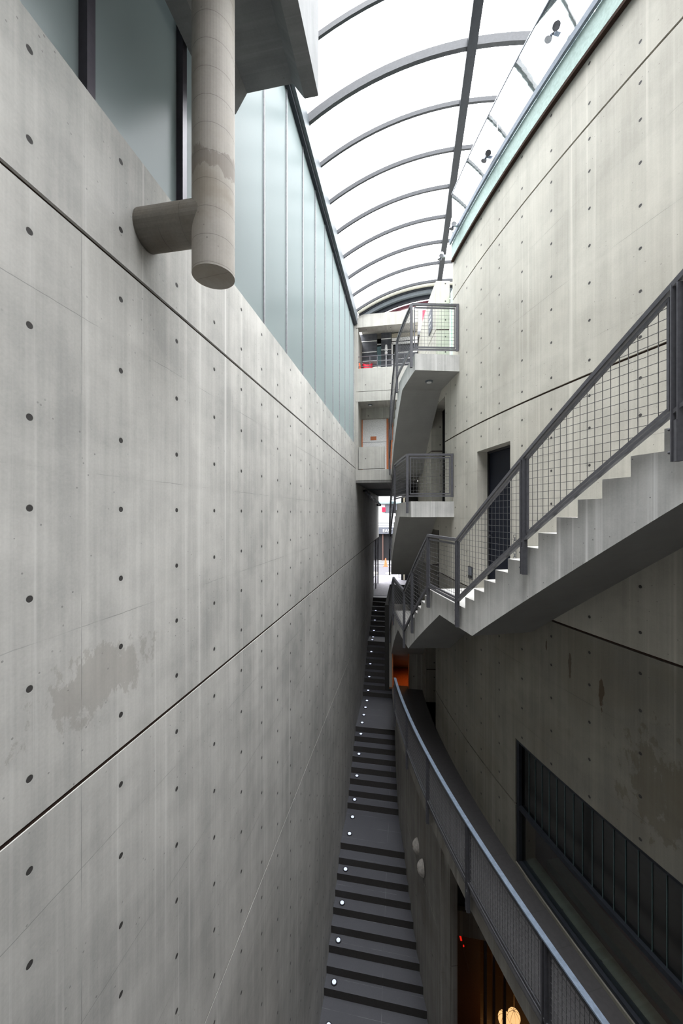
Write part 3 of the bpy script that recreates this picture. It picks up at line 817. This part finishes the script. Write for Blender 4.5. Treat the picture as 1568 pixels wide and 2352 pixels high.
m = MB(); m.box(4.5, 4.7, -3.6, 13.45, 6.5, 6.85); fix(m.build('edge_beam', 'rib_steel', weld=False), roof)
for y in ribs[::3]:
    m = MB(); m.box(4.55, 4.65, y-.05, y+.05, 5.55, 6.5); fix(m.build('column', 'rib_steel', weld=False), roof)
# end arch bands
for R_, h_, w_, mat_, dy in ((5.29, .10, .10, 'cushion_cloth', 0), (5.20, .07, .10, 'roof_steel', .06), (5.10, .12, .14, 'beam_grey', .1), (4.98, .12, .10, 'roof_steel', .2), (4.87, .10, .08, 'maroon_paint', .35)):
    m = MB(); arch(m, 13.5+dy, R_, w_, h_, a0=math.asin(-2.75/5.33), a1=math.asin(.9/5.33)); fix(m.build('end_arch', mat_), roof)

# glass balustrade standing on the drum wall
bal = thing('glass_balustrade', 'frameless green tinted glass balustrade on top of the curved wall', 'balustrade', P(-8/RW, RW, 5.65))
ss = [-5.2-1.9*k for k in range(0, 7)]
for c, a in zip(ss[:-1], ss[1:]):
    m = MB(); band(m, a+.008, c-.008, 5.52, 6.98, RW+.028, RW+.040, step=.12); fix(m.build('glass_panel', 'balustrade_glass', weld=False), bal)
m = MB(); band(m, -16.6, -5.2, 6.975, 7.0, RW+.02, RW+.048, step=.2); fix(m.build('top_edge', 'grey_plate', weld=False), bal)
m = MB(); band(m, -16.6, -5.2, 5.50, 5.545, RW+.005, RW+.06, step=.2); fix(m.build('bottom_channel', 'sealant', weld=False), bal)
m = MB(); band(m, -16.6, -5.2, 5.545, 5.88, RW+.045, RW+.052, step=.2); fix(m.build('upstand', 'mint_panel', weld=False), bal)
m = MB(); band(m, -16.6, -5.2, 5.88, 5.97, RW+.06, RW+.10, step=.2); fix(m.build('back_rail', 'back_rail_steel', weld=False), bal)
names = ['nearest of the twin spotlights on the glass balustrade', 'twin spotlights second from the camera on the glass balustrade', 'twin spotlights third from the camera on the glass balustrade', 'farthest small twin spotlights at the end of the glass balustrade']
for (s_, z_), nm in zip(((-8.55, 6.2), (-7.05, 6.04), (-5.70, 5.92), (-4.95, 5.8)), names):
    p = P(s_/RW, RW+.12, z_)
    nrm = Vector((-math.cos(s_/RW), math.sin(s_/RW), 0)); tan = Vector((-nrm.y, nrm.x, 0))
    root = thing('spotlight', nm, 'spotlight', p, 'spotlights on the glass balustrade')
    m = MB(); m.bar(p-nrm*.02, p+nrm*.06, .05, .05); fix(m.build('bracket', 'chrome'), root)
    for sg in (-1, 1):
        q = p+nrm*.085+tan*.062*sg; ax = (Vector((0, 0, -1))+nrm*.35+tan*.25*sg).normalized()
        m = MB(); m.cyl(p+nrm*.05, q, .014, 8); m.cyl(q-ax*.035, q+ax*.02, .036, 16, .040); m.cyl(q+ax*.02, q+ax*.035, .048, 16, .048); m.cyl(q-ax*.05, q-ax*.035, .026, 12, .032)
        fix(m.build('lamp_head', 'chrome', smooth=False), root)

# ------------------------------------------------------------------ concrete canopy and column near the camera
m = MB()
pf = [(-1.85, 3.98), (-1.683, 3.98), (-1.563, 4.165), (-1.092, 4.165), (-.973, 3.995), (-.837, 3.995), (-.837, 5.6), (-1.85, 5.6)]
y0, y1 = -3.6, 3.45
for i in range(len(pf)):
    a = pf[i]; c = pf[(i+1) % len(pf)]; L = math.hypot(a[0]-c[0], a[1]-c[1])
    n = 6
    for k in range(n):
        ya = y0+(y1-y0)*k/n; yb = y0+(y1-y0)*(k+1)/n
        m.quad([(a[0], ya, a[1]), (c[0], ya, c[1]), (c[0], yb, c[1]), (a[0], yb, a[1])], [(ya, a[1]), (ya, a[1]+L), (yb, a[1]+L), (yb, a[1])])
for y in (y0, y1): m.quad([(a[0], y, a[1]) for a in pf], [(a[0], a[1]) for a in pf])
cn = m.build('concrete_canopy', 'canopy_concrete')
tag(cn, 'coffered concrete canopy beam overhead at the upper left', 'canopy')
root = thing('concrete_column', 'round hanging concrete column stub branching into the left wall', 'column', (-1.332, 2.39, 1.65))
m = MB(); m.cyl((-1.332, 2.39, 1.65), (-1.332, 2.39, 4.17), .143, 48); fix(m.build('shaft', 'column_concrete'), root)
concrete('branch_concrete', (.34, .315, .28), (.15, .14, .12), period=.17, z0=.02, joints=(0.0,), streak=.1, brown=.5)
m = MB(); m.cyl((-1.87, 2.39, 2.04), (-1.332, 2.39, 2.04), .138, 40); fix(m.build('branch', 'branch_concrete'), root)

# ------------------------------------------------------------------ far building over the passage (y = 13.5)
m = MB(); F = 13.5
m.box(XL-.15, .39, F-.012, F+.35, 6.82, 7.17)                    # roof beam
m.box(XL-.25, -1.86, 13.38, F, 2.5, 6.9); m.box(XL-.15, -1.78, F, F+1.6, 1.2, 6.8)                   # left pier
m.box(XL, .36, F-.01, F+.18, 4.47, 5.31)                       # upper parapet
m.box(XL, .36, F-.008, F+1.6, 4.10, 4.455)                  # floor edge
m.box(-1.78, .39, F+.9, F+1.1, 3.70, 4.1)                  # lintel
m.box(XL, .36, F-.01, F+11, 1.21, 1.60)                        # bridge floor
m.box(-1.76, -.80, F-.008, F+.15, 1.63, 2.43)                # lower parapet
m.box(-1.78, .4, F+.02, F+1.9, 7.17, 7.3)
m.box(-3.4, 3.0, F+10.5, F+11, 1.21, 8)
struct(m.build('wall_far', 'plain_concrete', weld=False))
m = MB(); m.box(XL, .36, F, F+11.2, 1.12, 1.21); m.box(.36, 3.0, F+2.0, F+11.2, 1.12, 1.3); struct(m.build('ceiling', 'dark_concrete', weld=False))
m = MB(); m.box(.05, 3.0, F+3.5, F+7.3, -4.6, 1.2); m.box(.35, 3, F+7.3, F+12.4, -4.6, 1.2)
struct(m.build('wall_passage', 'dark_concrete', weld=False))
# upper terrace
m = MB(); m.box(-1.78, .39, F+.2, F+1.6, 4.44, 4.46); struct(m.build('floor', 'pavement', weld=False))
m = MB(); YT = 14.75
for x0, x1 in ((-1.88, -1.19), (-1.02, -.62)): m.box(x0, x1, YT, YT+.2, 4.46, 7.16)
m.box(-.50, .39, YT+.1, YT+.3, 4.46, 6.65); m.box(-.50, .39, YT+.1, YT+.3, 7.08, 7.16)
struct(m.build('wall_terrace', 'dark_mosaic', weld=False))
m = MB()
for z in (6.85, 6.42, 5.99): m.box(-1.88, -1.19, YT-.015, YT, z, z+.03); m.box(-1.02, -.62, YT-.015, YT, z+.05, z+.08)
m.box(-1.19, -1.02, YT+.1, YT+.12, 6.74, 6.79)
m.box(-.62, -.55, YT-.02, YT+.02, 4.46, 6.7); m.box(-.6, .39, YT-.02, YT+.02, 6.67, 6.75); m.box(-.6, .39, YT-.02, YT+.02, 6.80, 6.92)
for z in (6.35, 6.1, 5.9): m.box(-.5, .39, YT+.08, YT+.1, z, z+.04)
struct(m.build('trim_4', 'white_paint', weld=False))
m = MB(); m.box(-.6, .39, YT+.0, YT+.05, 6.95, 7.1); struct(m.build('trim_5', 'beige_duct', weld=False))
m = MB(); m.box(-1.19, -1.02, YT+.15, YT+.2, 4.46, 6.70); struct(m.build('door_6', 'teal_panel', weld=False))
m = MB(); m.box(-1.9, .5, YT+.5, YT+.6, 4.3, 7.2); struct(m.build('wall_terrace_back', 'void_dark', weld=False))
rt = thing('balcony_railing', 'thin horizontal bar railing on the upper balcony parapet', 'railing', (-.7, F+.1, 5.31))
for z in (5.40, 5.58, 5.77):
    m = MB(); m.bar((XL, F+.06, z), (.3, F+.06, z), .02, .02); fix(m.build('bar', 'rail_steel'), rt)
for x in (-1.35, -1.08, -.55, -.1):
    m = MB(); m.bar((x, F+.06, 5.31), (x, F+.06, 5.77), .02, .02); fix(m.build('upright', 'rail_steel'), rt)
# terrace furniture
ch = thing('terrace_chair', 'bright red moulded chair on the upper balcony', 'chair', (-1.48, 13.95, 4.46))
m = MB()
def tubseat(m, cx_, cy_, z0, z1, r):
    n = 14
    for i in range(n):
        a = math.pi*(0.0)+math.pi*i/n; b2 = math.pi*(i+1)/n
        for rr in (r, r-.03):
            m.quad([(cx_+rr*math.cos(a), cy_+rr*math.sin(a), z0), (cx_+rr*math.cos(b2), cy_+rr*math.sin(b2), z0), (cx_+rr*1.1*math.cos(b2), cy_+rr*1.1*math.sin(b2), z1), (cx_+rr*1.1*math.cos(a), cy_+rr*1.1*math.sin(a), z1)])
tubseat(m, -1.48, 13.98, 4.8, 5.70, .17); fix(m.build('backrest', 'red_plastic', smooth=True), ch)
m = MB(); m.cyl((-1.48, 13.98, 4.84), (-1.48, 13.98, 4.9), .18, 18); fix(m.build('seat', 'red_plastic'), ch)
for a in (.8, 2.3, 3.9, 5.4):
    m = MB(); m.cyl((-1.48+.13*math.cos(a), 13.98+.13*math.sin(a), 4.46), (-1.48+.11*math.cos(a), 13.98+.11*math.sin(a), 4.85), .012, 8); fix(m.build('leg', 'white_paint'), ch)
ch2 = thing('terrace_chair', 'orange red chair seen edge on against the left pier of the balcony', 'chair', (-1.73, 13.9, 4.46))
m = MB(); m.bar((-1.765, 13.9, 5.62), (-1.70, 13.9, 4.9), .04, .3, (0, 1, 0)); fix(m.build('backrest', 'cone_orange'), ch2)
m = MB(); m.box(-1.76, -1.68, 13.78, 14.02, 4.86, 4.9); fix(m.build('seat', 'cone_orange'), ch2)
m = MB(); m.box(-1.74, -1.70, 13.88, 13.92, 4.46, 4.86); fix(m.build('leg', 'chrome'), ch2)
tb = thing('terrace_table', 'small table with a white rectangular top beside the red chair', 'table', (-1.42, 14.35, 4.46))
m = MB(); m.box(-1.68, -1.14, 14.2, 14.5, 5.83, 5.87); fix(m.build('tabletop', 'white_paint'), tb)
m = MB(); m.cyl((-1.43, 14.4, 4.46), (-1.43, 14.4, 5.83), .02, 10); fix(m.build('leg', 'chrome'), tb)
t2 = thing('terrace_table', 'low oval table with a cream top leaning by the balcony bars', 'table', (-1.1, 13.9, 4.46))
m = MB(); m.ball((-1.12, 13.9, 5.43), .21, .14, .045, 18, 6); fix(m.build('tabletop', 'cushion_cloth', smooth=True), t2)
m = MB(); m.cyl((-1.1, 13.9, 4.46), (-1.1, 13.9, 5.40), .02, 10); fix(m.build('leg', 'chrome'), t2)
um = thing('folded_parasol', 'white folded parasol standing before the dark tiled pillar', 'parasol', (-.82, 14.3, 4.46))
m = MB(); m.cyl((-.80, 14.3, 6.24), (-.80, 14.3, 6.47), .06, 12, .035); fix(m.build('canopy', 'white_paint'), um)
m = MB(); m.ball((-.80, 14.3, 6.16), .055, .055, .07, 12, 8); fix(m.build('knot', 'white_paint'), um)
m = MB(); m.cyl((-.80, 14.3, 4.46), (-.80, 14.3, 6.3), .014, 8); fix(m.build('pole', 'white_paint'), um)
pt = tag(MB().ball((-.1, 14.4, 5.55), .09, .08, .06, 10, 6).build('folded_towel', 'cushion_cloth', smooth=True), 'crumpled pale towel on the balcony seen beside the stair railing', 'towel')
# lower far opening
m = MB(); YB = 14.6; m.box(-1.74, -.80, YB, YB+.1, 1.6, 3.72); fp = struct(m.build('door_7', 'white_paint', weld=False))
m = MB(); m.box(-1.80, -1.74, YB-.03, YB+.1, 1.6, 3.78); m.box(-.80, -.74, YB-.03, YB+.1, 1.6, 3.78); m.box(-1.8, -.74, YB-.03, YB+.1, 3.72, 3.78)
fix(m.build('door_frame', 'orange_wood', weld=False), fp)
m = MB(); m.box(-1.43, -1.20, YB-.006, YB+.0, 2.88, 3.03); fix(m.build('letter_slot', 'orange_wood', weld=False), fp)
m = MB(); m.box(-1.74, -.80, YB-.004, YB+.0, 2.80, 2.812); fix(m.build('panel_joint', 'grey_plate', weld=False), fp)
m = MB(); m.box(-.74, .39, YB+.05, YB+.15, 1.6, 3.9); m.box(-1.9, -1.79, YB-.1, YB+.15, 1.6, 4.1)
struct(m.build('wall_lobby', 'plain_concrete', weld=False))
m = MB(); m.box(-.72, -.55, YB, YB+.04, 1.6, 3.55); struct(m.build('door_8', 'orange_wood', weld=False))
downlight(Vector((-1.38, 13.95, 4.1)), 'round recessed lamp under the balcony floor edge')
# arch gable beyond the vault
g = thing('far_gable', 'pale arched gable with a grey stripe beyond the end of the glass roof', 'gable', (-.5, 15.6, 7.1))
m = MB(); n = 20; R_ = 4.95
for i in range(n):
    x0 = -1.9+3.0*i/n; x1 = -1.9+3.0*(i+1)/n
    z0 = 2.95+math.sqrt(R_*R_-(x0-.95)**2); z1 = 2.95+math.sqrt(R_*R_-(x1-.95)**2)
    for yy in (15.6, 15.75): m.quad([(x0, yy, 6.9), (x1, yy, 6.9), (x1, yy, z1), (x0, yy, z0)])
    m.quad([(x0, 15.6, z0), (x1, 15.6, z1), (x1, 15.75, z1), (x0, 15.75, z0)])
fix(m.build('gable_wall', 'white_paint'), g)
m = MB()
arch(m, 15.55, 4.62, .05, .12, a0=math.asin(-1.9/4.62), a1=math.asin(.2/4.62)); fix(m.build('stripe', 'beam_grey'), g)
bn = thing('banner', 'red vertical banner with white borders beyond the roof end', 'banner', (.6, 14.9, 6.9))
m = MB(); m.box(.58, .72, 14.9, 14.93, 7.25, 8.0); fix(m.build('cloth', 'red_plastic'), bn)
m = MB(); m.box(.54, .58, 14.9, 14.93, 7.2, 8.0); m.box(.72, .76, 14.9, 14.93, 7.2, 8.0); fix(m.build('border', 'white_paint'), bn)
m = MB(); m.box(.6, .70, 14.9, 14.95, 6.9, 7.25); fix(m.build('base', 'black_paint'), bn)

# sign plate, wall socket, chain
def plate(s_, z0, z1, w, name, mat, label, cat, marks=()):
    root = thing(name, label, cat, P(s_/RW, RW, z0))
    m = MB(); band(m, s_-w/2, s_+w/2, z0, z1, RW-.005, RW+.02, step=.1); fix(m.build('plate', mat, weld=False), root)
    for (da, db, za, zb, mm) in marks:
        m = MB(); band(m, s_+da, s_+db, za, zb, RW+.018, RW+.024, step=.1); fix(m.build('mark', mm, weld=False), root)
plate(-3.24, 4.92, 5.52, .42, 'sign_plate', 'grey_plate', 'grey sign plate with a white stripe on the wall behind the highest landing', 'sign',
      ((-.16, .14, 5.20, 5.25, 'white_paint'), (-.08, .08, 5.33, 5.37, 'white_paint'), (-.08, .06, 5.07, 5.09, 'white_paint')))
plate(-6.08, -1.28, -1.04, .17, 'wall_socket', 'black_paint', 'small dark box with a grey lid low on the wall beside the navy door', 'wall socket',
      ((-.07, .07, -1.21, -1.06, 'grey_plate'),))
ch = thing('hanging_chain', 'short metal chain hanging on the wall right of the navy door', 'chain', P(-7.56/RW, RW+.02, -.95))
for k in range(14):
    p = P(-7.56/RW, RW+.03, -.36-.042*k); m = MB()
    d = Vector((0, .016, 0)) if k % 2 else Vector((.016, 0, 0))
    for sg in (-1, 1): m.bar(p+d*sg+Vector((0, 0, .022)), p+d*sg+Vector((0, 0, -.022)), .008, .008)
    for sg in (-1, 1): m.bar(p-d+Vector((0, 0, .022*sg)), p+d+Vector((0, 0, .022*sg)), .008, .008)
    fix(m.build('link', 'chrome'), ch)
# black chair on the street level beside the stair
bc = thing('lounge_chair', 'black high backed chair with a pale round cushion seen through the lower railing', 'chair', (-.34, 17.3, -4.6))
m = MB(); m.ball((-.30, 17.4, -4.0), .16, .12, .42, 14, 10); fix(m.build('backrest', 'black_paint', smooth=True), bc)
m = MB(); m.box(-.5, -.1, 17.05, 17.45, -4.35, -4.22); fix(m.build('seat', 'black_paint'), bc)
m = MB(); m.ball((-.43, 17.15, -4.0), .10, .08, .14, 12, 8); fix(m.build('cushion', 'cushion_cloth', smooth=True), bc)
for x in (-.48, -.12):
    for y in (17.08, 17.42): m = MB(); m.box(x-.02, x+.02, y-.02, y+.02, -4.6, -4.35); fix(m.build('leg', 'black_paint'), bc)
m = MB(); m.box(-.62, .5, 15.6, 20.8, -4.75, -4.6); struct(m.build('floor', 'pavement', weld=False))

# ------------------------------------------------------------------ street end
m = MB(); m.box(-2.6, 4, 20.8, 27.3, -4.8, -4.6); struct(m.build('floor', 'pavement', weld=False))
m = MB(); m.box(-12, 16, 27.3, 46, -4.85, -4.61); struct(m.build('floor', 'asphalt', weld=False))
m = MB(); m.box(-12, 16, 27.3, 27.6, -4.605, -4.59); m.box(-12, 16, 32.3, 32.6, -4.61, -4.6)
for k in range(6): m.box(-3.2, -.9, 34.0+k*.9, 34.4+k*.9, -4.61, -4.6)
struct(m.build('trim_6', 'road_white', weld=False))
m = MB(); m.cyl((-1.25, 28.6, -4.61), (-1.25, 28.6, -4.60), .42, 24)
tag(m.build('manhole_cover', 'beige_duct'), 'round manhole cover in the pale street', 'manhole cover')
gd = thing('glass_door', 'tall reflective glass door with steel edges at the foot of the left wall by the street', 'door', (-1.95, 22, -4.6))
simple('door_mirror', (.42, .40, .42), .12, .9)
m = MB(); m.box(-1.93, -1.90, 20.9, 24.4, -4.6, -1.6); fix(m.build('leaf', 'door_mirror'), gd)
m = MB()
for y in (20.85, 22.6, 24.4): m.box(-1.91, -1.86, y, y+.06, -4.6, -1.58)
fix(m.build('frame', 'chrome'), gd)
m = MB(); m.bar((-1.84, 20.6, -3.6), (-1.80, 20.75, -3.5), .02, .02); m.bar((-1.84, 20.6, -4.0), (-1.80, 20.75, -3.9), .02, .02); fix(m.build('handle', 'chrome'), gd)
cb = thing('cable_bundle', 'black cable bundle fixed under the passage ceiling on the left wall', 'cable', (-1.6, 20, .8))
m = MB(); pr = Vector((-1.79, 15.5, .95))
for k in range(1, 22):
    q = Vector((-1.79+.22*math.sin(k*.5)*.2+k*.006, 15.5+k*.36, .95-.02*k+.05*math.sin(k*1.7))); m.bar(pr, q, .09, .09); pr = q
fix(m.build('cable', 'black_paint'), cb)
m = MB(); m.box(-1.85, -1.6, 22.9, 23.1, .45, .6); fix(m.build('junction_box', 'black_paint'), cb)
m = MB()
for k in range(7): m.box(-1.8, .3, 17+k*.9, 17.08+k*.9, 1.06, 1.12)
struct(m.build('trim_7', 'beam_grey', weld=False))
bl = thing('street_building', 'white building across the street with a dark shop sign band', 'building', (-1, 37, -4.6))
m = MB(); m.box(-9, 9, 36.5, 40, -4.6, 3.2); fix(m.build('facade', 'white_paint'), bl)
m = MB(); m.box(-9, 9, 35.9, 36.5, -2.0, -1.35); fix(m.build('sign_band', 'grey_plate'), bl)
m = MB(); m.box(-9, 9, 36.2, 36.52, -4.5, -2.05); fix(m.build('shop_front', 'black_paint'), bl)
m = MB(); m.box(-2.4, -2.28, 36.0, 36.2, -4.6, -2.0); fix(m.build('shop_post', 'brown_iron'), bl)
m = MB(); m.box(-2.15, 1, 36.45, 36.52, .05, .85); fix(m.build('window', 'grey_plate'), bl)
m = MB(); m.box(-2.45, -2.1, 36.4, 36.52, .15, .6); fix(m.build('window', 'red_plastic'), bl)
m = MB(); m.box(-9, 9, 36.3, 36.5, .95, 1.15); fix(m.build('cornice', 'teal_panel'), bl)
m = MB(); m.box(-9, 9, 36.46, 36.5, -.95, -.93); m.box(-9, 9, 36.46, 36.5, -1.2, -1.18); fix(m.build('panel_joint', 'beam_grey'), bl)
tx = bpy.data.curves.new('letters', 'FONT'); tx.body = 'EAST'; tx.size = .42; tx.extrude = .02
to = bpy.data.objects.new('letters', tx); C.objects.link(to); to.rotation_euler = (math.pi/2, 0, 0); to.location = (-2.35, 35.88, -1.82)
tx.materials.append(MATS['white_paint']); me_ = bpy.data.meshes.new_from_object(to); tm_ = bpy.data.objects.new('letters', me_); C.objects.link(tm_); tm_.rotation_euler = to.rotation_euler; tm_.location = to.location; bpy.data.objects.remove(to); fix(tm_, bl); tm_.name = 'letters'
cn = thing('traffic_cone', 'orange traffic cone standing in the street beyond the passage', 'traffic cone', (-2.0, 32.3, -4.6))
m = MB(); m.cyl((-1.85, 32.3, -4.57), (-1.85, 32.3, -3.9), .15, 18, .04); fix(m.build('cone', 'cone_orange'), cn)
m = MB(); m.box(-2.05, -1.65, 32.1, 32.5, -4.61, -4.57); fix(m.build('base', 'cone_orange'), cn)
bd = thing('street_bollard', 'pale round pillar with a blue upper half at the passage exit', 'bollard', (-.62, 26.9, -4.6))
m = MB(); m.cyl((-.62, 26.9, -4.6), (-.62, 26.9, -4.0), .12, 16); fix(m.build('base', 'white_paint'), bd)
m = MB(); m.cyl((-.62, 26.9, -4.0), (-.62, 26.9, -2.6), .12, 16); fix(m.build('shaft', 'walk_rail_top'), bd)
m = MB(); m.box(-.42, -.27, 25.9, 26.1, -4.6, 1.1); m.box(-.16, 3, 25.9, 26.1, -4.6, 1.1)
struct(m.build('door_9', 'black_paint', weld=False))
m = MB(); m.box(-.27, -.16, 25.85, 26.0, -4.6, 1.1); struct(m.build('trim_8', 'cream_paint', weld=False))
